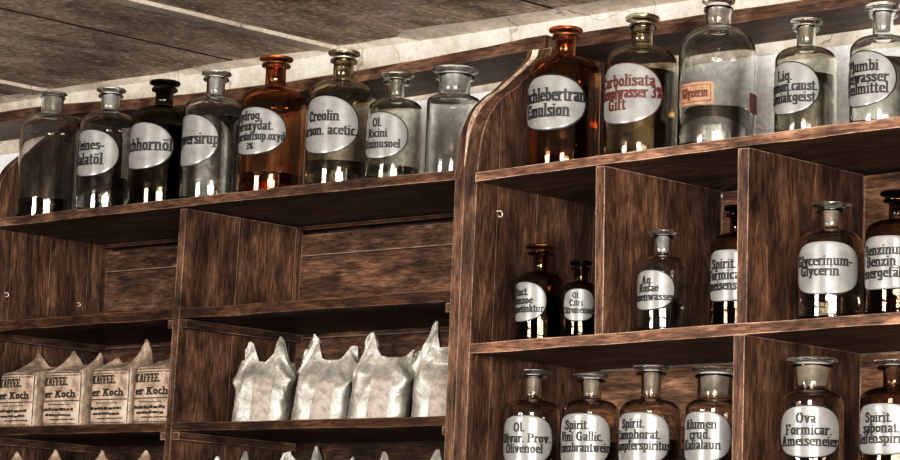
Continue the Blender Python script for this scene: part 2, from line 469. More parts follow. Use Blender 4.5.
for zb, ztp, nm, gap in ((1.8805, 2.0768, 'backl', .008), (1.69, 1.868, 'back', .002), (0., 1.678, 'back', .002)):
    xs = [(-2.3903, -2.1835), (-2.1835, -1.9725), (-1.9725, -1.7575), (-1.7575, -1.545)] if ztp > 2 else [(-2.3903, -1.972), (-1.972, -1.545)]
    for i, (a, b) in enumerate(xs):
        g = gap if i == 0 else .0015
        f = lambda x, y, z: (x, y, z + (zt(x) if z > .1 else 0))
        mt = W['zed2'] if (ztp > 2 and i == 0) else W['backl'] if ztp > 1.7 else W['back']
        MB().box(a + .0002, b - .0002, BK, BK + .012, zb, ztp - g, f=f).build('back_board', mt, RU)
V, F = wavy_board(-2.3985, -1.40, 2.6265, WALL_Y, 2.2620, 2.2785, lambda x: (x + 2.3) * .004, 40, 31, .0012)
link_mesh('crown_board', V, F, W['crown'], RU)
hook(RU, -2.3903, 2.537, 2.046, .0115)

# ------------------------------------------------------------------ lettering: broad-nib strokes
def arc(cx, cy, rx, ry, a0, a1, n=9):
    return [(cx + rx * math.cos(R(a0 + (a1 - a0) * i / n)), cy + ry * math.sin(R(a0 + (a1 - a0) * i / n))) for i in range(n + 1)]
def st_(x, y0, y1): return [(x, y0), (x, y1)]
def sf(x, y, l=9, r=9): return [(x - l, y), (x + r, y)]
GL = {
 'a': (42, [arc(20, 37, 12, 10, 165, 10, 6), st_(32, 38, 3), [(32, 3), (38, 0)], [(32, 28), (18, 24), (10, 16), (11, 4), (20, 1), (32, 9)]]),
 'b': (46, [st_(11, 72, 2), arc(23, 24, 15, 23, 140, -140), sf(9, 72, 6, 2)]),
 'c': (38, [arc(23, 24, 15, 23, 55, 310)]),
 'd': (48, [st_(37, 72, 2), arc(24, 24, 15, 23, 35, 325), sf(37, 72, 8, 0), sf(39, 1, 2, 7)]),
 'e': (42, [arc(23, 24, 15, 23, 5, 318), [(8, 26), (38, 26)]]),
 'f': (30, [st_(13, 0, 60), arc(22, 60, 9, 11, 180, 40, 5), [(3, 47), (26, 47)], sf(13, 0)]),
 'g': (44, [arc(21, 26, 14, 20, 0, 360), st_(35, 47, -8), arc(22, -8, 13, 11, 0, -160, 6)]),
 'h': (50, [st_(11, 72, 0), arc(25, 34, 13, 13, 165, 0, 6), st_(38, 34, 0), sf(11, 0), sf(38, 0), sf(9, 72, 6, 2)]),
 'i': (22, [st_(11, 47, 0), [(10, 63), (12, 65)], sf(11, 0), sf(9, 47, 6, 2)]),
 'k': (48, [st_(11, 72, 0), [(12, 20), (36, 46)], [(20, 28), (38, 0)], sf(11, 0), sf(38, 0, 5, 7), sf(34, 47, 6, 7)]),
 'l': (22, [st_(11, 72, 0), sf(11, 0), sf(9, 72, 6, 2)]),
 'm': (74, [st_(11, 47, 0), arc(24, 34, 12, 13, 165, 0, 6), st_(36, 34, 0), arc(49, 34, 12, 13, 165, 0, 6), st_(61, 34, 0), sf(11, 0), sf(36, 0, 7, 7), sf(61, 0), sf(9, 47, 6, 2)]),
 'n': (50, [st_(11, 47, 0), arc(25, 34, 13, 13, 165, 0, 6), st_(38, 34, 0), sf(11, 0), sf(38, 0), sf(9, 47, 6, 2)]),
 'o': (44, [arc(22, 23.5, 14, 23, 0, 360, 14)]),
 'p': (48, [st_(11, 47, -20), arc(24, 24, 15, 23, 140, -140), sf(11, -20), sf(9, 47, 6, 2)]),
 'q': (48, [st_(37, 47, -20), arc(24, 24, 15, 23, 40, 320), sf(37, -20)]),
 'r': (38, [st_(11, 47, 0), [(12, 34), (22, 46), (32, 46), (33, 40)], sf(11, 0), sf(9, 47, 6, 2)]),
 's': (38, [[(32, 38), (29, 46), (18, 47), (10, 43), (10, 34), (20, 26), (31, 18), (31, 6), (22, 0), (12, 1), (8, 10)]]),
 't': (30, [st_(13, 62, 6), [(13, 6), (19, 0), (27, 5)], [(3, 47), (26, 47)]]),
 'u': (50, [st_(11, 47, 12), arc(23, 12, 12, 11, 180, 330, 5), st_(37, 47, 0), sf(9, 47, 6, 2), sf(35, 47, 6, 2), sf(39, 1, 2, 6)]),
 'v': (46, [[(10, 47), (24, 0)], [(24, 0), (38, 47)], sf(10, 47), sf(37, 47, 6, 6)]),
 'w': (64, [[(9, 47), (20, 0)], [(20, 0), (32, 46)], [(32, 46), (43, 0)], [(43, 0), (55, 47)], sf(9, 47, 7, 7), sf(54, 47, 6, 6)]),
 'x': (46, [[(10, 47), (36, 0)], [(36, 47), (10, 0)], sf(10, 47), sf(36, 0), sf(36, 47), sf(10, 0)]),
 'y': (46, [[(10, 47), (24, 3)], [(38, 47), (20, -18), (10, -17)], sf(10, 47), sf(37, 47, 6, 6)]),
 'z': (42, [[(8, 38), (9, 46), (33, 46), (8, 1), (34, 1), (35, 10)]]),
 'A': (64, [[(12, 0), (30, 70)], [(32, 70), (50, 0)], [(18, 24), (44, 24)], sf(12, 0), sf(50, 0)]),
 'B': (58, [st_(13, 70, 0), [(6, 70), (30, 70)], arc(30, 53, 14, 17, 90, -90, 6), [(13, 36), (32, 36)], arc(32, 18, 16, 18, 90, -90, 6), [(6, 0), (32, 0)]]),
 'C': (56, [arc(31, 35, 21, 35, 45, 315, 12), st_(47, 66, 50)]),
 'D': (62, [st_(13, 70, 0), [(6, 70), (28, 70)], arc(28, 35, 24, 35, 90, -90, 10), [(6, 0), (28, 0)]]),
 'E': (54, [st_(13, 70, 0), [(6, 70), (46, 70)], [(13, 36), (36, 36)], [(6, 0), (47, 0)], st_(45, 70, 58), st_(46, 0, 13)]),
 'F': (52, [st_(13, 70, 0), [(6, 70), (46, 70)], [(13, 36), (36, 36)], sf(13, 0), st_(45, 70, 58)]),
 'G': (62, [arc(31, 35, 21, 35, 45, 325, 12), st_(48, 32, 2), sf(46, 33, 9, 8), st_(47, 66, 52)]),
 'H': (68, [st_(14, 70, 0), st_(52, 70, 0), [(14, 36), (52, 36)], sf(14, 0), sf(14, 70), sf(52, 0), sf(52, 70)]),
 'I': (28, [st_(14, 70, 0), sf(14, 0), sf(14, 70)]),
 'K': (64, [st_(14, 70, 0), [(14, 28), (46, 68)], [(26, 42), (48, 0)], sf(14, 0), sf(14, 70), sf(50, 0), sf(46, 70)]),
 'L': (54, [st_(14, 70, 0), sf(14, 70), [(6, 0), (46, 0)], st_(45, 0, 14)]),
 'O': (64, [arc(32, 35, 22, 35, 0, 360, 16)]),
 'P': (56, [st_(13, 70, 0), [(6, 70), (32, 70)], arc(32, 52, 15, 18, 90, -90, 7), [(13, 34), (32, 34)], sf(13, 0)]),
 'R': (62, [st_(13, 70, 0), [(6, 70), (30, 70)], arc(30, 53, 14, 17, 90, -90, 7), [(13, 36), (30, 36)], [(30, 36), (46, 4), (54, 2)], sf(13, 0)]),
 'S': (52, [[(42, 54), (38, 67), (24, 70), (12, 62), (13, 48), (28, 38), (42, 26), (42, 10), (30, 0), (16, 2), (9, 16)]]),
 'T': (58, [st_(29, 70, 0), [(6, 70), (52, 70)], st_(7, 70, 57), st_(51, 70, 57), sf(29, 0)]),
 'V': (62, [[(12, 70), (30, 0)], [(31, 0), (50, 70)], sf(12, 70), sf(50, 70)]),
 'W': (84, [[(10, 70), (25, 0)], [(25, 0), (41, 68)], [(41, 68), (56, 0)], [(56, 0), (73, 70)], sf(10, 70), sf(73, 70)]),
 '3': (46, [arc(22, 53, 13, 16, 140, -90, 7), arc(22, 18, 15, 18, 90, -150, 8)]),
 '%': (66, [arc(16, 54, 8, 14, 0, 360, 9), arc(48, 15, 8, 14, 0, 360, 9), [(50, 70), (14, 0)]]),
 '.': (20, [[(9, 2), (11, 4)]]), ',': (20, [[(10, 4), (8, -8)]]), '-': (30, [[(4, 22), (24, 22)], [(4, 25), (24, 25)]]),
 ' ': (24, []),
}
for k, base in (('ö', 'o'), ('ä', 'a'), ('ü', 'u')):
    w_, s_l = GL[base]; GL[k] = (w_, s_l + [[(13, 62), (14, 64)], [(31, 62), (32, 64)]])

def hull(pts):
    pts = sorted(set(pts))
    if len(pts) < 3: return pts
    def half(ps):
        h = []
        for p in ps:
            while len(h) >= 2 and (h[-1][0] - h[-2][0]) * (p[1] - h[-2][1]) - (h[-1][1] - h[-2][1]) * (p[0] - h[-2][0]) <= 0: h.pop()
            h.append(p)
        return h
    a = half(pts); b = half(reversed(pts)); return a[:-1] + b[:-1]

def text_polys(s, nx=14.5, ny=6.):
    """-> (list of polygons, width) in 1/100 em, nib nx wide, ny high"""
    P = []; x = 0
    for ch in s:
        w, ss = GL[ch]
        for line in ss:
            for (a, b) in zip(line[:-1], line[1:]):
                P.append(hull([(x + p[0] + dx, p[1] + dy) for p in (a, b) for dx in (-nx / 2, nx / 2) for dy in (-ny / 2, ny / 2)]))
        x += w + 2
    return P, x

# ------------------------------------------------------------------ bottles
SEG = 56
def lathe(prof, seg=SEG):
    V = []; F = []
    rings = []
    for r, z in prof:
        if r < 1e-6: rings.append([len(V)]); V.append((0, 0, z))
        else:
            rings.append(list(range(len(V), len(V) + seg)))
            V += [(r * math.cos(2 * PI * k / seg), r * math.sin(2 * PI * k / seg), z) for k in range(seg)]
    for a, b in zip(rings[:-1], rings[1:]):
        if len(a) == 1 and len(b) == 1: continue
        for k in range(seg):
            l = (k + 1) % seg
            if len(a) == 1: F.append((a[0], b[l], b[k]))
            elif len(b) == 1: F.append((a[k], a[l], b[0]))
            else: F.append((a[k], a[l], b[l], b[k]))
    return V, F

def body_profile(r, rn, rr, zs, zn, zrim, d=0., zb=0.):
    """outer (d=0) or inner wall profile, from the base centre up to the rim"""
    R_, N_ = r - d, rn - d
    p = [(0, zb + (.0018 if d == 0 else .001)), (R_ * .6, zb + .0008)]
    c = .004
    for k in range(6):
        a = -PI / 2 + k * PI / 2 / 5
        p.append((R_ - c + c * math.cos(a), zb + c + c * math.sin(a)))
    p.append((R_, zs * .5))
    zq = zn - d * .8
    for k in range(15):
        a = k * PI / 2 / 14
        p.append((N_ + .0015 + (R_ - N_ - .0015) * math.cos(a) ** .92, zs + (zq - zs) * math.sin(a) ** .92))
    p.append((N_ + .0004, zq + .0012)); p.append((N_, zq + .003))
    return p

def bottle(X, Y, Z, r, rn, rl, zs, zn, zl, ztop, gl, sg=None, liquid=None, label=None, name='pharmacy_bottle', tilt=0., rb=None):
    root = empty(name, (X, Y, Z)); root.rotation_euler = (0, -tilt, 0)
    el = (Z + .12 - 1.55) / 3.2
    ztop -= rl * el * .9; zl -= rl * el * .75; zn -= rn * el * .9
    H = ztop - zl                                  # rim + stopper stack above zl (bottom of the rim)
    rrim = max(rl * .84, rn * 1.16); zr1 = zl + H * .34
    o = body_profile(r, rn, rrim, zs, zn, zl)
    o += [(rn * .985, zl - .001), (rrim - .0012, zl), (rrim, zl + .0012), (rrim, zr1 - .0012), (rrim - .0012, zr1), (rn + .0005, zr1)]
    i = body_profile(r, rn, rrim, zs, zn, zl, .0022, .004)
    i += [(rn - .0022, zr1)]
    V, F = lathe(o + list(reversed(i)))
    link_mesh('glass_body', V, F, G[gl], root, True)
    # ground stopper: plug, short waist and flat disc
    rp = rn - .0026; zd = ztop - H * .40
    sp = [(0, zn + (zl - zn) * .25), (rp * .8, zn + (zl - zn) * .25), (rp * .86, zn + (zl - zn) * .25 + .001), (rp, zr1), (rp * .96, zd - .002), (rp, zd - .0006),
          (rl * .86, zd), (rl * .97, zd + .001), (rl, zd + (ztop - zd) * .5), (rl * .97, ztop - .001), (rl * .86, ztop), (rl * .3, ztop - .0006), (0, ztop - .0006)]
    V, F = lathe(sp, 40)
    sg = sg or gl
    disc = {'frost': 'clear', 'frost_brown': 'grey'}.get(sg, sg)
    so = link_mesh('stopper', V, F, [G[sg], G[disc]], root, True, [1 if min(V[i][2] for i in f) > zd - .0008 else 0 for f in F])
    if sg == 'black': so['label'] = 'near black flat topped glass stopper'
    if liquid:
        kind, lev = liquid
        q = [p for p in body_profile(r, rn, rrim, zs, zn, zl, .0026, .0046) if p[1] < lev]
        V, F = lathe(q + [(q[-1][0], lev), (0, lev)])
        link_mesh('liquid', V, F, LQ[kind], root, True)
    if label:
        cz, hh, ha, al, ex, border, ink, lines, mat = label
        cz -= r * (Z + cz - 1.55) / 3.2 * .95
        thc = math.atan2(-Y, -X) + R(al)
        rad = r + .0007
        hw = ha * rad                             # half arc length
        def wrap(u, v, dr=0.): a = thc + u / rad; return ((rad + dr) * math.cos(a), (rad + dr) * math.sin(a), cz + v)
        V = []; F = []; fm = []; K = 72
        fr = [0, .2, .4, .6, .76, .88, 1 - border[1] / min(hh, hw) if border else .93, 1.]
        V.append(wrap(0, 0))
        def rect(c, s_, e): return (abs(c) ** (2 / e) * (1 if c >= 0 else -1), abs(s_) ** (2 / e) * (1 if s_ >= 0 else -1))
        for f in fr[1:]:
            for k in range(K):
                a = 2 * PI * k / K; c, s_ = rect(math.cos(a), math.sin(a), ex)
                V.append(wrap(hw * f * c, hh * f * s_, 0. if f < 1 else -.0004))
        for k in range(K): F.append((0, 1 + k, 1 + (k + 1) % K)); fm.append(0)
        for j in range(len(fr) - 2):
            a0, b0 = 1 + j * K, 1 + (j + 1) * K
            for k in range(K):
                l = (k + 1) % K; F.append((a0 + k, b0 + k, b0 + l, a0 + l)); fm.append(1 if (border and j == len(fr) - 3) else 0)
        for (txt, cy, size, cx, maxw) in lines:
            w = text_polys(txt)[1]
            sc = size / 70.
            sx = min(sc * .95, maxw * hw * 2 / w)
            P, w = text_polys(txt, 15.5 * (sc * .95 / sx) ** .75, 7.)
            for poly in P:
                n0 = len(V)
                V += [wrap((px - w / 2) * sx + cx * hw, (py - 25) * sc + cy * hh, .0005) for px, py in poly]
                F.append(tuple(range(n0, n0 + len(poly)))); fm.append(2)
        bmtl = M[border[0]] if border else M[mat]
        me = link_mesh('label', V, F, [M[mat], bmtl, M[ink]], root, True, fm)
        if mat == 'orange': me['label'] = 'small framed orange paper label'
        else: me['label'] = 'oval white enamel label with dark lettering'
    return root

def L3(lines, size, gap=None, top=None, cx=None, maxw=.92):
    """lines -> (text, centre height, cap size, centre x, max width) stacked about the middle"""
    n = len(lines); out = []
    g = gap
    for i, l in enumerate(lines):
        c = (cx[i] if cx else 0.)
        out.append((l, ((n - 1) / 2 - i) * g + (top or 0.), size, c, maxw))
    return out

# X, Y, Z of the base, body / neck / lip radius, shoulder / neck foot / rim / top heights, label (middle, half height, right edge angle)
BT = [
 ('T1', -3.3035, 2.558, .0442, .0159, .021, .1331, .1596, .1832, .1935, None),
 ('T2', -3.1701, 2.557, .0410, .0134, .0212, .1256, .1486, .1716, .1861, (.0907, .034, 24)),
 ('T3', -3.0552, 2.559, .0430, .0125, .0215, .1243, .1468, .1694, .185, (.0914, .0333, 23)),
 ('T4', -2.9489, 2.56, .0415, .0127, .0211, .1274, .1482, .1732, .1871, (.0903, .0362, 12)),
 ('T5', -2.8285, 2.56, .0440, .0137, .0231, .1273, .1503, .1802, .1952, (.0923, .0327, 25)),
 ('T6', -2.6973, 2.5596, .0436, .0133, .0212, .1216, .1468, .172, .1892, (.0888, .0386, 33)),
 ('T7', -2.5884, 2.5512, .0352, .0102, .0214, .0931, .1112, .1332, .1475, (.0644, .0305, 30)),
 ('T8', -2.4986, 2.565, .0339, .0201, .0301, .0986, .1113, .1343, .1496, None),
 ('T9', -2.3063, 2.5598, .0438, .0126, .0209, .1155, .1427, .1656, .1811, (.0861, .0346, 38)),
 ('T10', -2.1842, 2.559, .0430, .013, .0204, .1117, .1395, .1612, .1793, (.0824, .0367, 35.5)),
 ('T11', -2.071, 2.5609, .0449, .015, .0196, .1101, .1467, .1668, .1857, None),
 ('T12', -1.9364, 2.5506, .0346, .0108, .0184, .0861, .1049, .1261, .1392, (.0583, .0302, 27)),
 ('T13', -1.8331, 2.552, .0360, .0115, .0192, .0838, .105, .1284, .143, (.0572, .0312, 25)),
 ('M1', -2.3197, 2.5447, .0287, .0093, .0191, .0713, .087, .1088, .121, (.0508, .0242, 16)),
 ('M2', -2.2475, 2.5357, .0197, .0087, .0135, .057, .0689, .0832, .0945, (.0411, .0196, 58)),
 ('M3', -2.1298, 2.5442, .0282, .0104, .0186, .0758, .0921, .1131, .123, (.052, .0238, 32)),
 ('M4', -2.0228, 2.548, .0304, .0096, .0169, .0959, .1096, .1302, .1428, (.0618, .0296, 40)),
 ('M5', -1.8962, 2.5517, .0357, .0114, .0219, .0854, .1043, .1255, .1361, (.0616, .0294, 56)),
 ('M6', -1.8061, 2.5515, .0355, .0108, .0204, .0904, .1079, .1286, .1407, (.0611, .0294, 38)),
 ('B1', -2.3282, 2.5494, .0334, .0107, .0212, .1053, .1244, .1502, .161, (.076, .0292, 47)),
 ('B2', -2.2361, 2.5499, .0339, .0122, .0211, .102, .1208, .142, .152, (.0739, .0305, 43.6)),
 ('B3', -2.146, 2.5516, .0356, .0117, .0213, .1, .1179, .1468, .1578, (.0724, .0299, 38)),
 ('B4', -2.0497, 2.5486, .0326, .0197, .027, .0997, .1132, .1381, .1512, (.0709, .0287, 36)),
 ('B5', -1.9153, 2.551, .0350, .0208, .029, .1026, .118, .1433, .1554, (.0725, .029, 59)),
 ('B6', -1.8076, 2.5513, .0353, .0112, .0214, .1006, .1167, .1371, .1479, (.0717, .0278, 44)),
]
K_ = ('ink', .0012); KT = ('ink', .0018); KR = ('red', .0012); NB = ('ink', .0007)
# kind of glass, stopper, liquid, label exponent, border, ink, half angle, text lines, description
D = {
 'T1': ('clear', 'frost_brown', ('brown', .03), None, 'large clear glass bottle without a label, first at the left end of the top shelf'),
 'T2': ('clear', 'frost', ('grey', .05), (2.1, K_, 'ink', 66, [('Feines-', .28, .0135, -.02, .8), ('Salatöl', -.32, .0150, -.05, .8)]), 'clear glass bottle with an oval label reading Feines Salatöl'),
 'T3': ('bottle_black', 'black', ('dark', .115), (2.1, K_, 'ink', 66, [('Eichhornöl', -.02, .0160, .06, .9)]), 'very dark glass bottle with an oval label reading Eichhornöl'),
 'T4': ('clear', 'frost', ('clear', .118), (2.1, K_, 'ink', 66, [('Ingwersirup', .0, .0150, .14, .86)]), 'tall clear glass bottle with an oval label ending in ersirup'),
 'T5': ('amber', None, ('amber', .03), (2.1, K_, 'ink', 66, [('Hydrog.', .58, .0115, -.16, .6), ('peroxydat.', .16, .0115, .0, .8), ('Wasserstoffsup.oxyd', -.26, .0105, .0, .94), ('3%', -.66, .008, .0, .3)]), 'amber glass bottle with an oval label reading Hydrog. peroxydat. on the left top shelf'),
 'T6': ('olive', None, ('grey', .035), (2.1, K_, 'ink', 66, [('Creolin', .26, .0125, -.02, .5), ('carson. acetic.', -.22, .0125, .06, .9)]), 'smoky grey-green bottle with an oval label reading Creolin'),
 'T7': ('grey', 'frost_brown', ('clear', .02), (2.1, K_, 'ink', 66, [('Ol.', .5, .0100, -.05, .3), ('Ricini', .05, .0100, -.05, .5), ('Rizinusoel', -.40, .0100, .06, .84)]), 'small greyish bottle with an oval label reading Ol. Ricini'),
 'T8': ('clear', 'frost', None, None, 'clear wide-necked bottle without a label beside the curved side panel'),
 'T9': ('amber', None, ('amber', .1), (2.15, KT, 'ink', 66, [('Fischlebertran', .20, .0155, .0, .96), ('Emulsion', -.34, .0150, -.06, .62)]), 'large amber bottle with an oval label reading Lebertran Emulsion beside the curved panel'),
 'T10': ('olive', None, ('olive', .105), (2.15, KR, 'red', 66, [('Carbolisata', .36, .0130, .02, .8), ('Phenolwasser 3%', -.02, .0130, .06, .95), ('Gift', -.40, .0130, -.16, .3)]), 'olive brown bottle with red lettering ending in Gift on its oval label'),
 'T11': ('clear', 'frost_brown', ('clear', .047), (9., None, 'rust', 24, 'GLY'), 'biggest clear bottle with a small orange paper label reading Glyzerin'),
 'T12': ('grey', 'frost_brown', ('grey', .07), (2.15, K_, 'ink', 66, [('Liq.', .42, .0110, -.05, .3), ('Ammon.caust.', .02, .0110, .02, .9), ('Salmiakgeist', -.40, .0110, .0, .86)]), 'grey glass bottle with an oval label reading Liq. Ammon. caust.'),
 'T13': ('clear', 'frost', ('clear', .075), (2.15, K_, 'ink', 66, [('Plumbi', .40, .0115, .0, .6), ('Bleiwasser', .0, .0115, .0, .8), ('Heilmittel', -.40, .0115, .05, .84)]), 'clear bottle labelled Plumbi, rightmost on the top shelf'),
 'M1': ('dark', None, ('dark', .055), (2.3, NB, 'ink', 64, [('Tinct.', .44, .0085, -.08, .5), ('Benzoe', .02, .0085, -.02, .7), ('Benzoetinktur', -.40, .0085, .0, .9)]), 'dark brown bottle labelled Tinct. in the first square compartment'),
 'M2': ('dark', 'black', ('dark', .05), (2.3, NB, 'ink', 66, [('Ol.', .52, .0065, -.1, .3), ('Citri', .08, .0070, -.1, .5), ('Citronenoel', -.36, .0075, .0, .92)]), 'smallest dark amber bottle, labelled Ol. Citri, beside the compartment divider'),
 'M3': ('clear', 'frost', ('clear', .04), (2.3, K_, 'ink', 66, [('Aq.', .44, .0085, -.05, .3), ('Rosae', .05, .0085, -.02, .5), ('Rosenwasser', -.38, .0085, .06, .9)]), 'clear bottle labelled Aq. Rosae in the middle compartment'),
 'M4': ('dark', 'black', ('dark', .05), (3.2, NB, 'ink', 66, [('Spirit.', .40, .0105, -.12, .5), ('Formicar.', -.02, .0105, -.05, .8), ('Ameisenspirit', -.42, .0105, .0, .96)]), 'dark bottle with a black stopper labelled Spirit., half hidden behind the divider'),
 'M5': ('brown', 'frost', ('clear', .03), (2.7, NB, 'ink', 68, [('Glycerinum-', .22, .0105, -.06, .84), ('Glycerin', -.16, .0105, -.16, .64)]), 'bottle with a broad label reading Glycerinum Glycerin in the right compartment'),
 'M6': ('dark', 'black', ('brown', .03), (3.2, NB, 'ink', 66, [('Benzinum', .42, .0105, .0, .8), ('Benzin', .0, .0105, -.1, .6), ('feuergefährl.', -.42, .0105, .02, .94)]), 'dark bottle with a black stopper labelled Benzinum at the right edge'),
 'B1': ('brown', 'frost', ('brown', .07), (2.6, NB, 'ink', 66, [('Ol.', .46, .0100, -.12, .3), ('Olivar. Prov.', .02, .0100, .02, .9), ('Olivenoel', -.40, .0100, .0, .76)]), 'brownish bottle labelled Ol. Olivar. Prov., leftmost in the lowest row'),
 'B2': ('brown', 'frost', ('brown', .07), (2.9, NB, 'ink', 66, [('Spirit.', .50, .0100, -.10, .5), ('Vini Gallic.', .06, .0100, .0, .84), ('Franzbrantwein', -.36, .0100, .03, .96)]), 'bottle labelled Spirit. Vini Gallic., second in the lowest row'),
 'B3': ('brown', 'frost', ('brown', .07), (2.9, NB, 'ink', 66, [('Spirit.', .52, .0100, -.12, .5), ('Camphorat.', .10, .0100, -.03, .8), ('Kampferspiritus', -.32, .0100, .05, .97)]), 'bottle labelled Spirit. Camphorat., third in the lowest row'),
 'B4': ('brown', 'frost', ('grey', .06), (2.6, NB, 'ink', 66, [('Alumen', .44, .0100, -.02, .7), ('crud.', .04, .0100, .0, .5), ('Kalialaun', -.36, .0100, .0, .84)]), 'wide-necked bottle labelled Alumen crud., left of the lower divider'),
 'B5': ('brown', 'frost', None, (2.5, K_, 'ink', 66, [('Ova', .46, .0105, -.06, .4), ('Formicar.', .02, .0105, .0, .72), ('Ameiseneier', -.40, .0105, .04, .92)]), 'wide-necked bottle labelled Ova Formicar., right of the lower divider'),
 'B6': ('dark', 'frost', ('brown', .07), (2.8, NB, 'ink', 66, [('Spirit.', .40, .0100, -.08, .5), ('saponat.', .0, .0100, -.03, .7), ('Seifenspiritus', -.40, .0100, .04, .96)]), 'dark bottle labelled Spirit. saponat., rightmost in the lowest row'),
}
GRP = {'T': 'bottles on top of the shelf units', 'M': 'bottles in the upper square compartments', 'B': 'bottles in the lowest visible row'}
for (k, X, Y, r, rn, rl, zs, zn, zl, ztp, lab) in BT:
    gl, sg, lq, lb, desc = D[k]
    num = int(k[1:])
    if k[0] == 'T' and num <= 8: Z = 2.0935 + .0015 * math.sin((X + 3.3) * 3.3) + .0008; tl = 0.
    elif k[0] == 'T': Z = 2.0882 + zt(X) + .0014 * math.sin((X + 2.39) * 3.6) + .0008; tl = TILT
    else: Z = (1.8805 if k[0] == 'M' else 1.69) + zt(X) + .0006; tl = TILT
    L = None
    if lab:
        ex, bd, ink, half, lines = lb
        L = (lab[0], lab[1], R(half), lab[2] - half, ex, bd, ink, lines, 'enamel')
    elif k == 'T11':
        fl = [('Glyzerin', -.02, .0105, .0, .74)]
        L = (.0693, .0135, R(31), -36., 9., None, 'rust', fl, 'orange')
    root = bottle(X, Y, Z, r, rn, rl, zs, zn, zl, ztp, gl, sg, lq, L, tilt=tl)
    tag(root, desc, 'bottle', GRP[k[0]])
    if k == 'T11':      # printed frame of the paper label and the second, darker paper slip round the side
        rad = r + .0009
        def slab(nm, al0, al1, z0, z1, mats, holes=None):
            V = []; F = []; n = 14
            th = math.atan2(-Y, -X)
            for i in range(n + 1):
                a = th + R(al0 + (al1 - al0) * i / n)
                for z in (z0, z1): V.append((rad * math.cos(a), rad * math.sin(a), z))
            for i in range(n): F.append((i * 2, i * 2 + 2, i * 2 + 3, i * 2 + 1))
            return V, F
        mb = MB()
        c = .0613; h = .0092
        for a0, a1, z0, z1 in ((-62, -9, c - h - .0007, c - h), (-62, -9, c + h, c + h + .0007), (-62, -61, c - h, c + h), (-10, -9, c - h, c + h)):
            mb.add(slab('', a0, a1, z0, z1, None))
        o = mb.build('label_frame', M['rust'], [c_ for c_ in root.children if c_.name.startswith('label')][0])
        o2 = link_mesh('label', *slab('', 54, 84, .042, .065, None), M['rust'], root, True); o2['label'] = 'narrow dark brown paper slip round the right side'

# ------------------------------------------------------------------ bags
def sstep(t, a, b):
    t = max(0., min(1., (t - a) / (b - a))); return t * t * (3 - 2 * t)

class Bag:
    def __init__(s, w, d, h, ears, seed, ex=3.2, close=(.55, 1.), crump=.0022, back=0., belly=.06, lean=0., blunt=2.):
        s.__dict__.update(w=w, d=d, h=h, ears=ears, seed=seed, ex=ex, close=close, crump=crump, back=back, belly=belly, lean=lean, blunt=blunt)
    def top(s, u):          # extra height of the gathered top seam, u in -1..1
        e = 0.
        for (c, wd, a) in s.ears: e += a * math.exp(-abs((u - c) / wd) ** s.blunt)
        return e
    def pt(s, cx, cy, t, off=0.):
        """cx, cy on the unit superellipse outline, t height fraction"""
        k = sstep(t, *s.close)
        w = s.w / 2 * (1 + s.belly * math.sin(PI * min(1, t * 1.25)) - .10 * k)
        d = s.d / 2 * (1 + s.belly * math.sin(PI * min(1, t * 1.25))) * (1 - k) + .0016 * k
        x = cx * w; y = cy * d + s.back * s.d * k
        e = s.top(cx)
        z = s.h * t + s.h * e * sstep(t, max(.74, s.close[0]), 1.) ** 1.3
        fq = 25 if s.blunt > 2 else 38
        q = Vector((x * fq + s.seed * 7.3 + z * 12, cy * 2.2 + s.seed, z * fq))
        c = (1 - .85 * k) * s.crump * (.35 + 1.2 * sstep(t, .45, .9)) * min(1, t * 9)
        nv = Vector((cx, cy, 0)).normalized() if (cx or cy) else Vector((0, 0, 1))
        f = noise.noise(q) * 1.0 + abs(noise.noise(q * 2.1)) * .9 - .3
        if s.blunt > 2:      # sharp folds running up into the gathered ears
            g = Vector((x * 30 - abs(cx) * z * 30 + s.seed * 4.1, cy + s.seed, z * 11))
            f += (1.1 - 3.2 * abs(noise.noise(g))) * (.35 + .9 * sstep(t, .3, .7)) * (1 + 3.5 * k)
        ed = sstep(t, .62, 1.) * (.0065 if s.blunt > 2 else .004); cx += .16 * sstep(t, .8, 1.) * noise.noise(Vector((x * 30, s.seed * 3.3, t * 5))) * (s.blunt > 2); q = Vector((x * 38 + s.seed * 7.3, s.seed, z * 38))
        return Vector((x + nv.x * (c * f + off) + ed * noise.noise(q * .8 + Vector((9, 0, 0))) + s.lean * t * s.h, y + nv.y * (c * f + off) + 2.2 * ed * noise.noise(q * .7), z))
    def mesh(s, n=64, m=44):
        V = []; F = []
        for j in range(m + 1):
            t = j / m
            for i in range(n):
                a = 2 * PI * i / n; c, q = math.cos(a), math.sin(a); k = 2 / s.ex
                V.append(s.pt(abs(c) ** k * (1 if c >= 0 else -1), abs(q) ** k * (1 if q >= 0 else -1), t))
        for j in range(m):
            for i in range(n):
                l = (i + 1) % n; F.append((j * n + i, j * n + l, (j + 1) * n + l, (j + 1) * n + i))
        F.append(tuple(reversed(range(n))))
        b0 = m * n
        for i in range(n // 2):
            q = (b0 + i, b0 + i + 1, b0 + (n - i - 1) % n, b0 + (n - i) % n)
            q = tuple(dict.fromkeys(q))
            if len(q) > 2: F.append(q)
        return V, F
    def front(s, x, z, off):
        """point on the front face at width x and height z"""
        u = max(-.99, min(.99, x / (s.w / 2)))
        cy = -(1 - abs(u) ** s.ex) ** (1 / s.ex)
        return s.pt(u, cy, z / s.h, off)

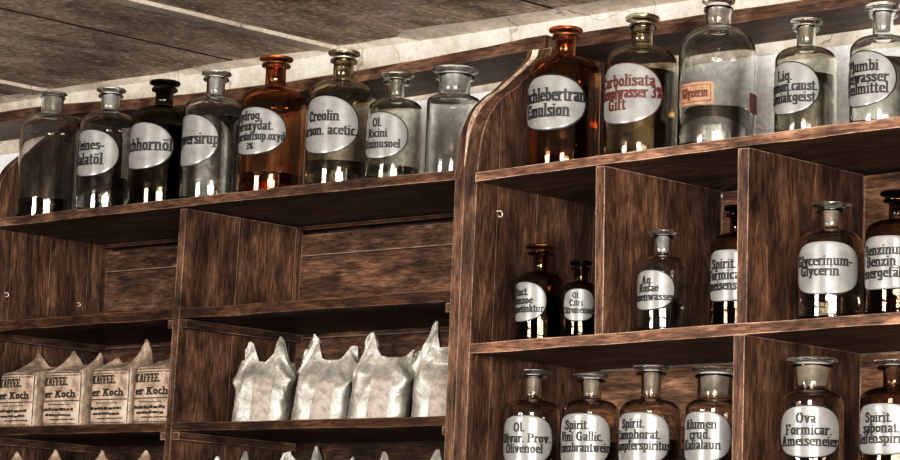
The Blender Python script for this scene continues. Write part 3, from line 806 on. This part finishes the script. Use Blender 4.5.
def silver_bag(X, Y, Z, rz, w, d, h, ears, seed, label, lean=0., back=0.):
    root = empty('silver_bag', (X, Y, Z)); root.rotation_euler = (0, 0, R(rz))
    b = Bag(w, d, h, ears, seed, ex=3.6, close=(.5, .98), crump=.0036, belly=.0, lean=lean, back=back, blunt=2.3)
    V, F = b.mesh(72, 52)
    link_mesh('bag_body', V, F, M['foil'], root, True)
    V = []; F = []; nx, nz = 10, 26
    for j in range(nz + 1):
        z = h * (.02 + (.66 + .05 * math.sin(seed * 2.1)) * j / nz)
        for i in range(nx + 1):
            V.append(b.front((-.12 + .34 * i / nx) * w, z, .0006))
    for j in range(nz):
        for i in range(nx):
            k = j * (nx + 1) + i; F.append((k, k + 1, k + nx + 2, k + nx + 1))
    o = link_mesh('paper_strip', V, F, M['strip'], root, True); o['label'] = 'pinkish paper strip down the front'
    tag(root, label, 'bag', 'silver grey bags')
    return root

def coffee_bag(X, Y, Z, rz, w, d, h, ears, seed, label, printed=True):
    root = empty('coffee_bag', (X, Y, Z)); root.rotation_euler = (0, 0, R(rz))
    b = Bag(w, d, h, ears, seed, ex=7., close=(.84, 1.), crump=.0014, back=.30, belly=.015)
    V, F = b.mesh(80, 44)
    fm = [0] * len(F)
    def quad(x0, x1, z0, z1, off=.0009):
        n = max(1, int((x1 - x0) / .006)); k0 = len(V)
        for i in range(n + 1):
            x = x0 + (x1 - x0) * i / n
            V.append(b.front(x, z0, off)); V.append(b.front(x, z1, off))
        for i in range(n):
            F.append((k0 + i * 2, k0 + i * 2 + 2, k0 + i * 2 + 3, k0 + i * 2 + 1)); fm.append(1)
    def words(s_, x0, x1, zb, cap, nx, ny):
        P, wd = text_polys(s_, nx, ny); sx = (x1 - x0) / wd; sz = cap / 70
        for poly in P:
            k0 = len(V)
            for px, pz in poly: V.append(b.front(x0 + px * sx, zb + pz * sz, .0010))
            F.append(tuple(range(k0, k0 + len(poly)))); fm.append(1)
    if printed:
        hw = w / 2 * .93; H = .0745
        rnd = random.Random(seed * 17)
        for q in range(8): quad(hw * .975, hw * 1.0, .002 + (H * .99 - .002) * q / 8, .002 + (H * .99 - .002) * (q + 1) / 8)
        quad(-hw, hw, H * .978, H * .992)
        def blur(z, hgt, x0, x1, lo=.0015, hi=.006):
            x = x0
            while x < x1:
                l = rnd.uniform(lo, hi)
                a = z + rnd.uniform(-.15, .15) * hgt
                quad(x, min(x + l, x1), a, a + hgt * rnd.uniform(.7, 1.)); x += l + rnd.uniform(.0006, .0016)
        blur(H * .925, .0012, -hw * .9, hw * .85)
        words('KAFFEE.', -hw * .92, hw * .40, H * .75, .0105, 16, 7)
        quad(-hw * .2, hw * .0, H * .68, H * .69)
        words('er Koch', -hw * .86, hw * .80, H * .525, .0088, 13, 12)
        quad(-hw * .95, hw * .95, H * .445, H * .462)
        blur(H * .38, .0012, -hw * .6, hw * .5)
        blur(H * .265, .0040, -hw * .9, hw * .72, .003, .009)
        blur(H * .17, .0034, -hw * .75, hw * .62, .003, .011)
        blur(H * .095, .0018, -hw * .5, hw * .8, .003, .008)
        blur(H * .02, .0012, -hw * .85, hw * .85)
    link_mesh('bag_body', V, F, [M['kraft'], M['print']], root, True, fm)
    tag(root, label, 'bag', 'printed coffee bags')
    return root

ZS = 1.7952; ZL = 1.6452
E1 = [(-.64, .24, .34), (.52, .25, .44)]
E2 = [(-.74, .24, .42), (.84, .34, .24)]
E3 = [(-.62, .24, .40), (.84, .24, .14)]
E4 = [(-.42, .26, .46), (.5, .5, .06)]
silver_bag(-2.809, 2.548, ZS, 32, .075, .046, .080, E1, 1, 'silver grey bag with two tall pointed ears, leftmost on the middle shelf', .05)
silver_bag(-2.697, 2.550, ZS, 30, .075, .048, .080, E2, 2, 'silver grey bag with a creased flat top, second from the left on the middle shelf', .13)
silver_bag(-2.594, 2.550, ZS, 30, .075, .048, .080, E3, 3, 'silver grey bag with one curled ear, third from the left on the middle shelf', .13)
silver_bag(-2.486, 2.552, ZS, 26, .070, .046, .084, E4, 4, 'silver grey bag with one sharp peak, half hidden by the right side panel', .05)
CE = [[(-.1, .3, .26)], [(-.62, .25, .24), (.9, .2, .18)], [(.78, .26, .36), (-.85, .2, .1)], [(.5, .5, .22)]]
CX = [-3.287, -3.184, -3.0795, -2.9875]
wh = ['with a small tuft on its folded top, leftmost of four', 'with a tuft at its left corner, second of four', 'with a tall peak at its right corner, third of four', 'with a sloping top, cut off by the upright divider']
for i in range(4):
    coffee_bag(CX[i], 2.535, ZS, 2 + (i % 2), .0810, .050, .0880, CE[i], 11 + i, 'tan printed coffee bag ' + wh[i])
lo = [('silver grey bag on the lowest shelf, leftmost, its two ears just showing', -2.866, E1), ('silver grey bag on the lowest shelf, second from left, its ears just showing', -2.732, E1),
      ('silver grey bag on the lowest shelf, third from left, only tips showing', -2.612, E1), ('silver grey bag on the lowest shelf, tip showing beside the side panel', -2.476, E4)]
for i, (lb, x, e) in enumerate(lo):
    silver_bag(x, 2.552, ZL, [30, 30, 30, 24][i], .070, .046, [.080, .084, .078, .078][i], e, 31 + i, lb, .05)
LC = [('leftmost', -3.293), ('second from the left', -3.205), ('third from the left', -3.104), ('rightmost, next to the divider', -3.012)]
for i, (lb, x) in enumerate(LC):
    coffee_bag(x, 2.535, ZL, 2, .0810, .050, [.096, .098, .098, .096][i], [[(-.8, .25, .22)], [(-.85, .25, .22)], [(-.7, .25, .2)], [(-.75, .25, .22)]][i], 41 + i, 'tan bag on the lowest left shelf, only its tip showing, ' + lb, False)

# ------------------------------------------------------------------ light
wd = bpy.data.worlds.new('room_air'); bpy.context.scene.world = wd; wd.use_nodes = True
bg = wd.node_tree.nodes['Background']; bg.inputs[0].default_value = (1., .93, .86, 1); bg.inputs[1].default_value = .07

def pane_lights(cx, cy, cz, tx, ty, tz, w, h, nx, nz, power, col=(1, .96, .9)):
    """daylight through a window of nx by nz panes: one area lamp for each pane"""
    c = Vector((cx, cy, cz)); d = (Vector((tx, ty, tz)) - c).normalized()
    q = d.to_track_quat('-Z', 'Y'); rt = q @ Vector((1, 0, 0)); up = q @ Vector((0, 1, 0))
    pw, ph = w / nx, h / nz
    for i in range(nx):
        for j in range(nz):
            l = bpy.data.lights.new('window_or_added_light', 'AREA'); l.shape = 'RECTANGLE'
            l.size = pw * .84; l.size_y = ph * .86; l.energy = power / (nx * nz); l.color = col
            o = bpy.data.objects.new('window_or_added_light', l); C.objects.link(o)
            o.location = c + rt * ((i + .5) * pw - w / 2) + up * ((j + .5) * ph - h / 2)
            o.rotation_euler = q.to_euler()
pane_lights(1.5, -1.0, 1.78, -2.3, 2.5, 1.95, 2.6, 1.25, 5, 4, 290, (1, .95, .88))
pane_lights(-2.9, -1.6, 2.0, -2.7, 2.5, 1.95, 1.2, .8, 2, 2, 105, (1, .95, .88))  # added light from the left for bottle rims, no known window
pane_lights(-1.2, 1.2, 2.10, -2.7, 2.45, 2.34, .5, .3, 1, 1, 9, (1, .92, .82))  # added lamp that brightens the ceiling, not a window

# ------------------------------------------------------------------ camera
cam = bpy.data.cameras.new('camera'); co = bpy.data.objects.new('camera', cam); C.objects.link(co)
F_ = 2892.18; yaw, pit, rol = R(-44.217), R(7.688), R(2.5146)
fwd = Vector((math.sin(yaw) * math.cos(pit), math.cos(yaw) * math.cos(pit), math.sin(pit)))
rt = Vector((math.cos(yaw), -math.sin(yaw), 0)); up = rt.cross(fwd)
r2 = rt * math.cos(rol) + up * math.sin(rol); u2 = up * math.cos(rol) - rt * math.sin(rol)
mm = Matrix((r2, u2, -fwd)).transposed().to_4x4(); mm.translation = Vector((0, 0, 1.55))
co.matrix_world = mm
cam.sensor_width = 36.; cam.lens = 36. * F_ / 900.; cam.clip_start = .05
sc = bpy.context.scene
sc.camera = co
sc.view_settings.view_transform = 'Standard'
sc.view_settings.exposure = .12; sc.view_settings.gamma = 1.
sc.view_settings.use_curve_mapping = True
cv = sc.view_settings.curve_mapping; cc = cv.curves[3]
cc.points.new(.06, .036); cc.points.new(.30, .29); cc.points.new(.62, .70); cv.update()
